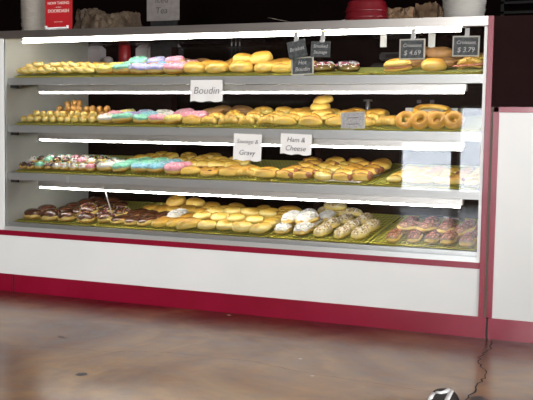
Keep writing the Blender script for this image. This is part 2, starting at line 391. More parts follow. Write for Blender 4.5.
r1 = ramp_node(n1.outputs[0], [(.30,(.10,.028,.010)), (.44,(.21,.088,.030)), (.56,(.40,.225,.100)), (.68,(.24,.11,.045)), (.8,(.40,.24,.12))])
r2 = ramp_node(n2.outputs[0], [(.28,(.60,.55,.50)), (.66,(1.12,1.11,1.09))])
mx = nt.nodes.new('ShaderNodeMix'); mx.data_type = 'RGBA'; mx.blend_type = 'MULTIPLY'; mx.inputs[0].default_value = .8
sxy = nt.nodes.new('ShaderNodeSeparateXYZ'); nt.links.new(tc.outputs['Object'], sxy.inputs[0])
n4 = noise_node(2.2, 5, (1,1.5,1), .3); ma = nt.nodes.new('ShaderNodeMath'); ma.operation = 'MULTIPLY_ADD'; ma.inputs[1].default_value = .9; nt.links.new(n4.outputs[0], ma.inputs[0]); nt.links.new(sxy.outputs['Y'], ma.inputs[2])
r4 = ramp_node(ma.outputs[0], [(-.0,(1,1,1)), (.45,(.26,.12,.09))])   # colour turns darker and redder towards the counter, edge broken by noise
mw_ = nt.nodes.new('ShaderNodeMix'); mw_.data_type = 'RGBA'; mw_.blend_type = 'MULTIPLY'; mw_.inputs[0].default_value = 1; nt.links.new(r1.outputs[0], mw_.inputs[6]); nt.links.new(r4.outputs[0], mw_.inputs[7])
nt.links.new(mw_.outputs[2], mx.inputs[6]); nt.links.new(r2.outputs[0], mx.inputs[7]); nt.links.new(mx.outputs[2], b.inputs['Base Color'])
b.inputs['Coat Weight'].default_value = .75; b.inputs['Coat Roughness'].default_value = .19; b.inputs['Specular IOR Level'].default_value = .2; b.inputs['Coat IOR'].default_value = 1.5
rr_ = ramp_node(n2.outputs[0], [(.3,(.35,.35,.35)), (.7,(.55,.55,.55))]); nt.links.new(rr_.outputs[0], b.inputs['Roughness'])
bu = nt.nodes.new('ShaderNodeBump'); bu.inputs['Strength'].default_value = .25; bu.inputs['Distance'].default_value = .003; nt.links.new(n2.outputs[0], bu.inputs['Height']); nt.links.new(bu.outputs[0], b.inputs['Normal'])
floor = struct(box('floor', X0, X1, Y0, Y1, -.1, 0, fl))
struct(box('ceiling', X0, X1, Y0, Y1, H, H+.1, ceil_m))
struct(box('wall_left', X0-.1, X0, Y0, Y1, 0, H, wall_room))
RW = (-5.6, -1.9, .5, 2.5)   # y0, y1, z0, z1 of the big unseen side window, for daylight from the right
struct(boxes('wall_right', [(X1, X1+.1, Y0, Y1, 0, RW[2]), (X1, X1+.1, Y0, Y1, RW[3], H), (X1, X1+.1, Y0, RW[0], RW[2], RW[3]), (X1, X1+.1, RW[1], Y1, RW[2], RW[3])], wall_room))
e = struct(boxes('window_6', [(X1+.03, X1+.08, RW[0], RW[1], RW[2], RW[2]+.03), (X1+.03, X1+.08, RW[0], RW[1], RW[3]-.03, RW[3]), (X1+.03, X1+.08, RW[0], RW[0]+.03, RW[2], RW[3]), (X1+.03, X1+.08, RW[1]-.03, RW[1], RW[2], RW[3])], alu))
box('window_glass', X1+.05, X1+.056, RW[0], RW[1], RW[2], RW[3], glass, e)
la = bpy.data.lights.new('window_portal', 'AREA'); la.shape = 'RECTANGLE'; la.size = RW[3]-RW[2]; la.size_y = RW[1]-RW[0]; la.cycles.is_portal = True
lo = bpy.data.objects.new('window_portal', la); C.objects.link(lo); lo.location = (X1+.12, (RW[0]+RW[1])/2, (RW[2]+RW[3])/2); lo.rotation_euler = (0, PI/2, 0)
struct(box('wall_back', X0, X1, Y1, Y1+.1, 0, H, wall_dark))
# front wall (behind the camera), unseen windows for daylight and reflections in the case glass: (x0, x1, z0, z1)
WINS = [(.30,.955,.10,.735), (1.0,1.36,.10,1.15), (1.75,3.3,.55,2.5)]
bm = bmesh.new(); xs = sorted({X0, X1} | {w[0] for w in WINS} | {w[1] for w in WINS})
for a, b_ in zip(xs[:-1], xs[1:]):
    w = [w for w in WINS if w[0] <= a+1e-6 and w[1] >= b_-1e-6]
    if w:
        box_bm(bm, a, b_, Y0-.12, Y0, 0, w[0][2]); box_bm(bm, a, b_, Y0-.12, Y0, w[0][3], H)
    else: box_bm(bm, a, b_, Y0-.12, Y0, 0, H)
struct(finish(bm, 'wall_front', wall_room))
for i, w in enumerate(WINS):
    e = struct(boxes('window_%d' % (i+1), [(w[0], w[1], Y0-.1, Y0-.03, w[2], w[2]+.03), (w[0], w[1], Y0-.1, Y0-.03, w[3]-.03, w[3]), (w[0], w[0]+.03, Y0-.1, Y0-.03, w[2], w[3]), (w[1]-.03, w[1], Y0-.1, Y0-.03, w[2], w[3])], alu))
    box('window_glass', w[0], w[1], Y0-.07, Y0-.064, w[2], w[3], glass if i > 1 else tinted, e)
    la = bpy.data.lights.new('window_portal', 'AREA'); la.shape = 'RECTANGLE'; la.size = w[1]-w[0]; la.size_y = w[3]-w[2]; la.cycles.is_portal = True
    lo = bpy.data.objects.new('window_portal', la); C.objects.link(lo); lo.location = ((w[0]+w[1])/2, Y0-.13, (w[2]+w[3])/2); lo.rotation_euler = (PI/2, 0, 0)
# crack and stains of the concrete
crack_m = mat('crack_shadow_gap', (.02,.012,.008), .9)  # flat dark colour of the crack line
def ribbon(name, px, w, M, parent, jit=.004):
    P = [atz(x, y, 0) for x, y in px]; rn = random.Random(len(px)); Q = []
    for a, b_ in zip(P[:-1], P[1:]):
        n = max(2, int((b_-a).length/.02))
        for i in range(n):
            q = a.lerp(b_, i/n); q = q + Vector((rn.uniform(-jit, jit), rn.uniform(-jit, jit), 0)); Q.append(q)
    Q.append(P[-1]); bm = bmesh.new(); prev = None
    for i, q in enumerate(Q):
        d = (Q[min(i+1, len(Q)-1)]-Q[max(i-1, 0)]); s = Vector((-d.y, d.x, 0)).normalized()*w*rn.uniform(.4, 1)
        a, b_ = bm.verts.new((q.x-s.x, q.y-s.y, .0006)), bm.verts.new((q.x+s.x, q.y+s.y, .0006))
        if prev: bm.faces.new((prev[0], prev[1], b_, a))
        prev = (a, b_)
    o = finish(bm, name, M, parent); return o
ribbon('crack', [(491,341),(489,349),(480,356),(478,362),(485,371),(484,378),(478,383),(476,389),(470,396),(466,402)], .0035, crack_m, floor, .007)
faint = mat('hairline_crack', (.09,.045,.028), .8)
ribbon('hairline_crack', [(0,345),(60,348),(110,352),(160,352),(200,356),(250,361),(300,372),(380,384),(430,392)], .0014, faint, floor)
def disc(px, r, M, name='stain', sy_=1):
    p = atz(*px, 0); bm = bmesh.new(); rn = random.Random(int(px[0]))
    vs = [bm.verts.new((p.x+r*rn.uniform(.75,1.1)*math.cos(a), p.y+r*sy_*rn.uniform(.75,1.1)*math.sin(a), .0008)) for a in [2*PI*k/14 for k in range(14)]]
    bm.faces.new(vs); return finish(bm, name, M, floor)
stain_m = mat('dark_floor_stain', (.035,.022,.015), .5)
disc((81,374.5), .022, stain_m); disc((61,337), .016, stain_m, sy_=.5); disc((478,399), .03, stain_m)
for q in ((300,359),(312,376),(228,315),(229,315.5)): disc(q, .008, mat('pale_floor_speck', (.55,.45,.36), .8), 'speck')

# ------------------------------------------------------------------ display case
L = 2.36; HT = 1.30; BB = 1.2628; S1, S2, S3 = 1.0719, .8369, .599; RT, RB, WB = .3093, .2839, .0872; D = .754; DK = .352
XL = -.32   # the cabinet runs on past the left edge of the picture
case = tag(empty('display_case', (L/2, D/2, 0)), 'long glass bakery display case with white front panel and crimson trim', 'display case')
def cpart(o): 
    o.parent = case; o.matrix_parent_inverse = Matrix.Translation((-L/2, -D/2, 0)); return o
xs_ = (8.5/480)*L
cpart(boxes('base', [(.055, L+.0325, .0, D, .0, WB)], red_lam))
cpart(box('base_end', XL, .045, .002, D, .0, WB, red_lam)); cpart(box('base_seam', .045, .055, .006, D, 0, WB-.004, rubber))
cpart(box('lower_panel', XL, L, .004, .03, WB, RB, white_lam)); cpart(box('carcass', XL+.01, L, .03, D, WB, RT-.002, white_in))
cpart(box('red_trim_strip', XL, L, -.003, .03, RB, RT, red_lam, bev=.002))
po = cpart(box('right_post', L, L+.0225, -.004, .05, WB, HT, red_lam, bev=.002))
ZC = at(510, 107).z
cpart(box('post_gap_filler', L+.0225, L+.0325, .004, .05, WB, ZC, seam_m)); cpart(box('post_cap_strip', L+.0225, L+.0325, .008, .05, ZC, at(510,15.3).z, maroon))
cpart(box('right_end_panel', L, L+.020, .05, D, RT, HT, white_in))
cpart(box('left_end_panel', -.03, 0, .012, D, RT, HT, white_in)); cpart(box('left_stile', XL, 0, -.001, .012, RT, BB, white_lam))
cpart(box('top_beam', XL, L, -.004, .035, BB, HT, alu_beam, bev=.0015))
cpart(box('top_glass', -.03, L+.02, .035, D, HT-.008, HT-.001, glass)); cpart(box('top_board', XL, -.03, .035, D, HT-.018, HT-.001, white_in))
cpart(box('deck', 0, L, .03, D, RT, DK-.012, steel))
# chrome sliding track at the foot of the glass
cpart(boxes('glass_track', [(.0, L-.002, -.002, .022, RT, RT+.012), (.0, L-.002, .022, .034, RT, RT+.040), (.0, L-.002, -.002, .004, RT+.012, RT+.022)], chrome, bev=.001))
cpart(box('track_gasket', 0, L-.002, .006, .02, RT+.012, RT+.018, rubber))
cpart(box('front_glass', .0, L-.012, .005, .011, RT+.022, BB, glass))
cpart(box('glass_edge_stile', L-.013, L-.001, -.004, .014, RT+.004, BB-.004, plastic_w))
cpart(box('back_rail', 0, L, D-.03, D, RT, DK+.02, alu)); 
# rear sliding doors
d1 = cpart(box('sliding_door', .55, 1.42, D-.018, D-.013, DK+.02, HT-.024, smoke))
for x in (.55, 1.39): box('door_stile', x, x+.03, D-.024, D-.008, DK+.02, HT-.024, maroon, d1)
def shelf(z):
    Mt = Matrix(((1,0,0,0),(0,1,0,0),(0,TILT,1,0),(0,0,0,1)))  # plane rises towards the back
    o = cpart(box('shelf', .004, L-.004, .045, D-.06, z-.016, z-.004, steel, mtx=Mt))
    box('front_channel', .004, L-.013, .026, .045, z-.036, z-.001, channel_m, o, bev=.002)
    for s, x in ((1, .006), (-1, L-.03)):
        box('bracket', x, x+.022, .03, D-.1, z-.034, z-.018, alu, o, mtx=Mt)
        box('bracket_hook', x+.01, x+.05, .03, .045, z-.050, z-.036, rubber, o)
    f = cpart(box('light_housing', .155, L-.09, .064, .110, z-.066, z-.036, alu, bev=.003))
    tube('light_tube', [(.165, .070, z-.072), (L-.10, .070, z-.072)], .0040, tube_m, f, seg=12)
    tube('end_socket', [(.157, .070, z-.070), (.166, .070, z-.070)], .009, plastic_w, f, seg=12)
for z in (S1, S2, S3): shelf(z)
f = cpart(box('top_light_housing', .07, L-.10, .050, .090, BB+.001, BB+.018, alu, bev=.003))
tube('light_tube', [(.085, .048, BB-.012), (L-.115, .048, BB-.010)], .0065, tube_m, f, seg=12)

# ------------------------------------------------------------------ trays and what lies on them
NAMES = {0: 'leftmost', 1: 'second', 2: 'middle', 3: 'fourth', 4: 'rightmost'}
SH = {'top': S1, 'second': S2, 'third': S3, 'bottom': DK-.006}
def zplane(z, Y): return z + TILT*Y
tray_src = None
def make_tray():
    t = empty('bakery_tray'); W, DD = .455, .64
    bm = bmesh.new(); h = .006; fl_ = .006
    v = [[bm.verts.new(p) for p in r] for r in (
        [(fl_,fl_,.0),(W-fl_,fl_,.0),(W-fl_,DD-fl_,.0),(fl_,DD-fl_,.0)], [(0,0,h),(W,0,h),(W,DD,h),(0,DD,h)],
        [(fl_*.5,fl_*.5,h),(W-fl_*.5,fl_*.5,h),(W-fl_*.5,DD-fl_*.5,h),(fl_*.5,DD-fl_*.5,h)], [(fl_*1.5,fl_*1.5,.003),(W-fl_*1.5,fl_*1.5,.003),(W-fl_*1.5,DD-fl_*1.5,.003),(fl_*1.5,DD-fl_*1.5,.003)])]
    for a, b_ in zip(v[:-1], v[1:]):
        for i in range(4): bm.faces.new((a[i], a[(i+1)%4], b_[(i+1)%4], b_[i]))
    bm.faces.new(v[0]); bm.faces.new(v[-1])
    finish(bm, 'pan', tray_y, t)
    L_ = []
    for i in range(23): L_.append((.012+i*.0193, .0145+i*.0193, .012, DD-.012, .006, .0085))
    for i in range(16): L_.append((.012, W-.012, .014+i*.0405, .0165+i*.0405, .0085, .011))
    boxes('wire_rack', L_, wire_m, t)
    return t
MT = make_tray(); mt_used = False
def tray(shelf_, k, desc):
    global mt_used
    if not mt_used: o = MT; mt_used = True
    else:
        o = MT.copy(); C.objects.link(o)
        for ch in MT.children: c = ch.copy(); c.parent = o; C.objects.link(c)
    X = .022+.464*k; Y = .052; o.matrix_world = Matrix.Translation((X, Y, zplane(SH[shelf_], Y)-.003)) @ Matrix.Rotation(TA, 4, 'X')
    tag(o, 'yellow tray %s, %s on the %s shelf' % (desc, {0:'leftmost',1:'second from left',2:'in the middle',3:'second from right',4:'rightmost'}[k], shelf_), 'tray', 'yellow bakery trays')
ROWN = ['front', 'second', 'third', 'fourth', 'fifth', 'sixth', 'seventh', 'eighth']
ORD = ['first', 'second', 'third', 'fourth', 'fifth', 'sixth', 'seventh', 'eighth', 'ninth', 'tenth', 'eleventh', 'twelfth', 'thirteenth', 'fourteenth', 'fifteenth', 'sixteenth', 'seventeenth', 'eighteenth']
TRAYN = {0: 'leftmost tray', 1: "second tray", 2: 'middle tray', 3: "fourth tray", 4: 'rightmost tray'}
def row(shelf_, k, ri, v, items, u0=.045, u1=.41, lift=0, jit=.0065, rz=None, rzj=.3, sc=1.0, scj=.08, pile=False, tip=0, short='', rx=0):
    """items: list of prototype keys, evenly spaced from u0 to u1 across the tray, v metres back from its front rim"""
    n = len(items)
    for i, key in enumerate(items):
        if key is None: continue
        u = u0 + (u1-u0)*(i/(n-1) if n > 1 else .5) + random.uniform(-jit, jit)
        Y = .052+v+random.uniform(-jit, jit); X = .022+.464*k+u
        look, cat = LABEL[key]
        pos = ORD[i] if n > 1 else 'only'
        lab = '%s, %s, %s row, %s shelf %s' % (look, pos + ' from left' if n > 1 else 'alone', ('atop ' if pile else '') + ROWN[ri], shelf_, TRAYN[k])
        w = lab.split()
        if len(w) > 16: print('LONG', lab)
        put(key, X, Y, zplane(SH[shelf_], Y)+.0085+lift, (random.uniform(-3.1, 3.1) if rz is None else rz+random.uniform(-rzj, rzj)), sc*random.uniform(1-scj, 1+scj), lab, '%ss on the %s shelf' % (look, shelf_), tip=tip+random.uniform(-.10, .10)*(1.8 if pile else 1), rx=rx+random.uniform(-.03, .12)*(1.8 if pile else 1))

P2 = PI/2
# --- top shelf
tray('top', 0, 'of glazed twists'); tray('top', 1, 'of sprinkled donuts'); tray('top', 2, 'of golden kolache buns'); tray('top', 3, 'of buns and wrapped donuts'); tray('top', 4, 'of bun sandwiches')
for i in range(5):
    row('top', 0, i, .032+.046*i, ['twist']*4, (.065, .075)[i % 2], (.385, .395)[i % 2], rz=0, rzj=.15, lift=(.004, .010, .016, .014, .014)[i])
row('top', 0, 1, .060, ['twist']*4, .08, .40, rz=0, rzj=.15, lift=.024, pile=True)
row('top', 1, 0, .052, ['yellow_spr', 'teal', 'lilac', 'lilac', 'pink_rain'], .045, .42, sc=1.06)
row('top', 1, 1, .135, ['yellow_spr', 'teal', 'lilac', 'blue', 'pink_rain'], .055, .42, lift=.012)
row('top', 1, 2, .225, ['glazed', 'teal', 'lilac', 'pink_rain'], .10, .40, lift=.014)
row('top', 1, 1, .135, ['teal', 'lilac', 'pink_rain'], .17, .38, lift=.034, pile=True, scj=.03)
row('top', 1, 3, .33, ['loaf', 'loaf', 'loaf', 'loaf'], .14, .42, lift=.016, rz=0)
row('top', 2, 0, .060, ['kol_y']*4, .05, .405, rz=0, rzj=.2)
row('top', 2, 1, .165, ['kol_y']*4, .09, .415, rz=0, rzj=.2, lift=.004)
row('top', 2, 2, .27, ['loaf', 'kol_y', 'kol_y', 'kol_y'], .06, .41, rz=0, rzj=.2, lift=.008)
row('top', 2, 1, .12, ['kol_y']*2, .27, .37, rz=0, rzj=.2, lift=.040, pile=True)
row('top', 3, 0, .060, ['kol_b', 'kol_y'], .03, .125, rz=0, rzj=.2)
row('top', 3, 1, .16, ['kol_y', 'kol_y', 'kol_b'], .04, .20, rz=0, rzj=.2)
row('top', 3, 0, .065, ['wrapped', 'wrapped'], .215, .330, scj=0)
row('top', 4, 0, .065, ['bun_sand', 'kol_y', 'crois_sand'], .095, .40, rz=0, rzj=.12, scj=.02)
row('top', 4, 1, .18, ['loaf', 'loaf', 'crois_sand'], .13, .40, rz=0, rzj=.3, lift=.010)
row('top', 4, 2, .28, ['loaf', 'loaf', 'loaf'], .15, .38, rz=0, rzj=.3, lift=.020)
row('top', 4, 1, .20, ['loaf', 'loaf'], .15, .24, rz=0, rzj=.3, lift=.050, pile=True)
# --- second shelf
tray('second', 0, 'heaped with donut holes'); tray('second', 1, 'of pastel sprinkled donuts'); tray('second', 2, 'of crescent rolls'); tray('second', 3, 'of golden kolaches'); tray('second', 4, 'of big ring donuts')
for r_i in range(4):
    row('second', 0, r_i, .030+.040*r_i, ['hole']*10, .035+.02*r_i, .435, jit=.006)
row('second', 0, 0, .05, ['hole']*9, .10, .43, jit=.006, lift=.024, pile=True)
row('second', 0, 4, .19, ['hole_b']*9, .10, .435, jit=.006, lift=.010)
row('second', 0, 5, .23, ['hole_b']*8, .14, .435, jit=.006, lift=.012)
row('second', 0, 4, .185, ['hole_b']*8, .15, .43, jit=.006, lift=.040, pile=True)
row('second', 0, 5, .20, ['hole_b']*3, .19, .26, jit=.005, lift=.064, pile=True)
row('second', 1, 0, .052, ['white_rain', 'teal', 'teal', 'pink_rain', 'yellow_spr'], .050, .41)
row('second', 1, 1, .140, ['pink_rain', 'lilac', 'blue', 'white_rain', 'pink_rain'], .045, .42, lift=.006)
row('second', 1, 2, .225, ['yellow_spr', 'lilac', 'white_rain', 'pink_rain'], .06, .38, lift=.008)
row('second', 2, 0, .050, ['kol_b', 'crescent', 'crescent', 'crescent', 'crescent'], .045, .42, rz=0, rzj=.15)
row('second', 2, 1, .125, ['pink_rain', 'crescent', 'crescent', 'crescent', 'crescent'], .045, .42, rz=0, rzj=.15, lift=.008)
row('second', 2, 2, .20, ['loaf', 'crescent', 'crescent', 'crescent'], .08, .42, rz=0, rzj=.15, lift=.014)
row('second', 2, 3, .30, ['loaf', 'loaf', 'kol_b', 'kol_b'], .08, .42, rz=0, rzj=.15, lift=.022)
row('second', 3, 0, .050, ['kol_b']*4, .05, .42, rz=.2, rzj=.15)
row('second', 3, 1, .125, ['crescent']*5, .05, .42, rz=0, rzj=.15, lift=.008)
row('second', 3, 2, .20, ['kol_y']*4, .06, .42, rz=0, rzj=.15, lift=.010)
row('second', 3, 3, .30, ['kol_b']*4, .06, .42, rz=0, rzj=.15, lift=.016)
row('second', 3, 2, .22, ['round_bun'], .14, .19, lift=.052, pile=True)
row('second', 3, 3, .225, ['round_bun'], .145, .19, lift=.082, pile=True)
row('second', 4, 0, .050, ['crescent'], .03, .06, rz=0)
row('second', 4, 1, .130, ['kol_b'], .03, .06, rz=0)
row('second', 4, 0, .042, ['big_ring']*4, .135, .345, scj=.04, lift=.022, rx=.85, jit=.003)
row('second', 4, 1, .120, ['big_ring']*3, .16, .32, scj=.04, lift=.020, rx=.6, jit=.003)
row('second', 4, 2, .215, ['big_ring', 'big_ring'], .18, .31, lift=.012)
row('second', 4, 1, .15, ['hoop'], .22, .225, lift=.050, pile=True, scj=0)
# --- third shelf
tray('third', 0, 'of multicoloured sprinkled donuts'); tray('third', 1, 'of mint, blue and pink donuts'); tray('third', 2, 'of danishes and rolls'); tray('third', 3, 'of sausage kolaches'); tray('third', 4, 'of small pale rolls')
mini = ['mini_choc', 'mini_white', 'mini_oreo', 'mini_choc', 'mini_pink', 'mini_white', 'mini_green', 'mini_oreo', 'mini_white', 'mini_choc']
for i in range(6):
    row('third', 0, i, .032+.044*i, [mini[(q*3+i*4+(q*i) % 3) % 10] for q in range(9)], .040+.012*i, .43, lift=.002)
row('third', 0, 1, .065, [mini[(q*7+2) % 10] for q in range(8)], .07, .41, lift=.026, pile=True)
row('third', 0, 3, .15, [mini[(q*3+5) % 10] for q in range(7)], .12, .42, lift=.028, pile=True)
for i, (v, ks) in enumerate([(.052, ['white_rain', 'teal', 'blue', 'blue', 'pink_rain']), (.140, ['white_rain', 'teal', 'teal', 'blue', 'pink_rain']), (.228, ['glazed', 'teal', 'teal', 'blue', 'glazed']), (.32, ['glazed', 'glazed', 'glazed', 'glazed']), (.41, ['glazed', 'glazed', 'glazed', 'glazed']), (.50, ['glazed', 'glazed', 'glazed'])]):
    row('third', 1, i, v, ks, .05+.012*i, .415, lift=.004)
row('third', 2, 0, .050, ['kol_b', 'danish', 'kol_b', 'crescent', 'kol_b'], .045, .42, rz=0, rzj=.2)
row('third', 2, 1, .125, ['danish', 'danish', 'kol_b', 'kol_b', 'kol_b'], .06, .41, rz=0, rzj=.2)
row('third', 2, 2, .22, ['roll', 'roll', 'roll'], .03, .17, rz=0, rzj=.2, sc=1.25)
row('third', 2, 3, .30, ['roll', 'roll', 'roll'], .03, .19, rz=0, rzj=.2, sc=1.25)
row('third', 2, 4, .39, ['roll', 'roll'], .03, .13, rz=0, rzj=.2, sc=1.25)
row('third', 3, 0, .045, ['kol_s', 'kol_s', 'roll', 'kol_s', 'kol_s'], .045, .41, rz=-.3, rzj=.25)
row('third', 3, 1, .110, ['kol_s', 'kol_s', 'roll', 'roll', 'kol_s'], .05, .40, rz=-.3, rzj=.25, lift=.005)
row('third', 3, 2, .175, ['kol_s', 'roll', 'roll', 'kol_b', 'kol_s'], .07, .41, rz=-.3, rzj=.25, lift=.007)
row('third', 3, 3, .250, ['kol_s', 'roll', 'roll', 'kol_s', 'kol_s'], .09, .41, rz=-.3, rzj=.25, lift=.008)
row('third', 3, 4, .340, ['kol_s', 'kol_s', 'roll', 'kol_s', 'kol_b'], .10, .41, rz=-.3, rzj=.25, lift=.008)
row('third', 3, 5, .44, ['kol_s', 'kol_b', 'kol_s', 'round_bun'], .05, .40, rz=-.3, rzj=.25, lift=.008)
for i in range(5):
    row('third', 4, i, .045+.075*i, ['roll', 'roll', 'round_bun', 'roll', 'kol_s', 'roll'], .10, .42, rz=.3, rzj=.9, sc=.84)
# --- bottom shelf
tray('bottom', 0, 'of chocolate iced donuts'); tray('bottom', 1, 'of chocolate and plain long donuts'); tray('bottom', 2, 'packed with golden rolls'); tray('bottom', 3, 'of white and nut topped long donuts'); tray('bottom', 4, 'of bacon topped long donuts')
row('bottom', 0, 0, .050, ['choc', 'choc', 'choc', 'choc_nut'], .075, .40)
row('bottom', 0, 1, .155, ['choc', 'choc', 'choc', 'choc_nut'], .085, .40)
row('bottom', 0, 2, .255, ['choc', 'choc', 'choc_nut'], .19, .40)
row('bottom', 0, 3, .355, ['choc', 'choc', 'choc_ring'], .19, .40)
row('bottom', 0, 4, .45, ['choc', 'choc'], .20, .30)
row('bottom', 0, 0, .10, ['choc_nut'], .36, .40, lift=.03, pile=True)
row('bottom', 1, 0, .070, ['choc_nut', 'eclair', 'eclair', 'eclair', 'john', 'john'], .045, .425, rz=-.35, rzj=.08)
row('bottom', 1, 1, .205, ['choc_nut', 'eclair', 'eclair', 'eclair', 'white_john', 'john'], .05, .43, rz=-.35, rzj=.08)
row('bottom', 1, 2, .345, ['john', 'john', 'kol_b', 'kol_y', 'kol_b'], .13, .42, rz=-.2, rzj=.2)
row('bottom', 1, 3, .45, ['kol_y', 'kol_b', 'kol_y'], .22, .42, rz=0, rzj=.3)
row('bottom', 1, 3, .40, ['kol_y', 'kol_b'], .26, .36, rz=0, rzj=.3, lift=.036, pile=True)
for i in range(6):
    row('bottom', 2, i, .045+.070*i, ['roll']*5 if i % 2 else ['kol_b', 'roll', 'roll', 'roll', 'roll'], .05+.012*(i % 2), .405, rz=.1, rzj=.55, sc=1.18, lift=.003, jit=.009)
row('bottom', 2, 1, .09, ['roll']*4, .08, .36, rz=.1, rzj=.2, lift=.033, pile=True, sc=1.05)
row('bottom', 2, 3, .24, ['roll']*4, .08, .36, rz=.1, rzj=.2, lift=.033, pile=True, sc=1.05)
row('bottom', 2, 6, .48, ['john', 'kol_b', 'john'], .10, .38, rz=1.2, rzj=.3, lift=.003)
row('bottom', 3, 0, .080, ['white_john', 'white_john', 'nut_john', 'nut_john', 'nut_john'], .045, .41, rz=-.15, rzj=.06)
row('bottom', 3, 1, .225, ['white_john', 'white_john', 'nut_john', 'nut_john', 'nut_john'], .05, .41, rz=-.15, rzj=.06)
row('bottom', 3, 2, .37, ['white_john', 'white_john', 'nut_john', 'nut_john'], .06, .34, rz=-.15, rzj=.06)
row('bottom', 3, 1, .14, ['white_john', 'white_john'], .055, .13, rz=-.3, rzj=.2, lift=.035, pile=True)
row('bottom', 3, 3, .50, ['nut_john', 'nut_john'], .12, .22, rz=1.3, rzj=.2)
row('bottom', 3, 3, .49, ['nut_john'], .14, .18, rz=1.3, rzj=.2, lift=.034, pile=True)
row('bottom', 4, 0, .080, ['bacon_john']*5, .10, .42, rz=-.1, rzj=.06)
row('bottom', 4, 1, .225, ['bacon_john']*5, .10, .42, rz=-.1, rzj=.06)
row('bottom', 4, 2, .37, ['bacon_john']*4, .10, .36, rz=-.1, rzj=.06)
row('bottom', 4, 0, .15, ['bacon_john']*4, .14, .38, rz=-.4, rzj=.5, lift=.030, pile=True, sc=.85)
for k, v in PROTO_USED.items():
    if not v:
        for ch in list(PROTO[k].children): bpy.data.objects.remove(ch)
        bpy.data.objects.remove(PROTO[k])
    
# white box behind the ring donuts
b0 = at(404, 131, .40); b1 = at(456, 108, .40)
bx = tag(empty('bakery_box', (b0.x, .42, zplane(S2, .42))), 'white cardboard bakery box behind the big ring donuts', 'box')
box('box_body', 0, b1.x-b0.x, 0, .16, .012, b1.z-zplane(S2,.42)-.01, carton_m, bx, bev=.002); box('box_lid', -.003, b1.x-b0.x+.003, -.003, .163, b1.z-zplane(S2,.42)-.02, b1.z-zplane(S2,.42), paper, bx, bev=.002)
for q in (.05, .11): box('print_mark', q, q+.02, -.005, -.003, .085, .10, ink, bx)

# ------------------------------------------------------------------ writing
def text(body, size, M, parent, name='lettering', ext=.0004, sx=1.0, shear=0, bold=0):
    cu = bpy.data.curves.new(name, 'FONT'); cu.body = body; cu.size = size; cu.align_x = 'CENTER'; cu.align_y = 'CENTER'; cu.extrude = ext; cu.offset = bold; cu.space_line = .95; cu.shear = shear
    tmp = bpy.data.objects.new(name, cu); C.objects.link(tmp)
    me = bpy.data.meshes.new_from_object(tmp.evaluated_get(bpy.context.evaluated_depsgraph_get())); bpy.data.objects.remove(tmp)
    me.materials.clear(); me.transform(Matrix.Rotation(PI/2, 4, 'X') @ Matrix.Diagonal((sx,1,1,1)))
    return link(name, me, M, parent)
def chalk_sign(px, lines, label, Y, rot=0, clip=None, white=False, frame=True, stand=False, sh=.15):
    (x0, y0, x1, y1) = px; a = at((x0+x1)/2, (y0+y1)/2, Y); w = (at(x1, y0, Y)-at(x0, y0, Y)).length; h = (at(x0, y0, Y)-at(x0, y1, Y)).length
    t = tag(empty('chalkboard_sign', a), label, 'price sign', 'small chalkboard price signs')
    if frame:
        f = .0055; boxes('frame', [(-w/2, w/2, -.004, .004, h/2-f, h/2), (-w/2, w/2, -.004, .004, -h/2, -h/2+f), (-w/2, -w/2+f, -.004, .004, -h/2+f, h/2-f), (w/2-f, w/2, -.004, .004, -h/2+f, h/2-f)], frame_w, t)
    box('board', -w/2+.002, w/2-.002, -.0015, .0025, -h/2+.002, h/2-.002, scrib_m if white else board_m, t)
    n = len(lines)
    for i, (s, sz) in enumerate(lines):
        o = text(s, sz, ink if white else chalk, t, ext=.0003, shear=sh, bold=.0002); o.location = (0, -.0025, (n/2-.5-i)*h*.36)
    if clip:
        tp = (BB-.004)-a.z; boxes('hanging_clip', [(clip-.009, clip+.009, .003, .006, h/2-.012, tp), (clip-.009, clip+.009, -.006, .006, h/2-.006, h/2+.004)], plastic_w, t)
    if stand: boxes('foot_clip', [(-.006, .006, -.008, .010, -h/2-.012, -h/2+.004)], plastic_w, t)
    t.rotation_euler = (0, rot, 0)
    return t
chalk_sign((287,40,306,58), [('Brisket', .024)], 'tilted dark chalkboard sign hanging left, reading Brisket', .030, -.20, .004, frame=False)
chalk_sign((310,41,330,57.5), [('Smoked', .020), ('Sausage', .020)], 'dark chalkboard sign hanging from clip reading Smoked Sausage', .036, .03, .006, frame=False)
chalk_sign((291,57,313,75), [('Hot', .024), ('Boudin', .024)], 'white edged chalkboard standing on the tray below the two hanging signs', .052, -.04, stand=True)
chalk_sign((399,39,424.5,59.5), [('Croissant', .020), ('$ 4.69', .028)], 'cream framed chalkboard hanging above the bun sandwich, price 4.69', .034, 0.001, .002)
chalk_sign((452,36,479,56.5), [('Croissant', .020), ('$ 3.79', .028)], 'cream framed chalkboard nearest the red post, price 3.79', .034, .015, .002)
chalk_sign((340.5,112,364.5,129.5), [('~~~~', .022), ('~~~~', .022)], 'small white scribbled sign standing on the second shelf among kolaches', .060, -.06, white=True, stand=True)
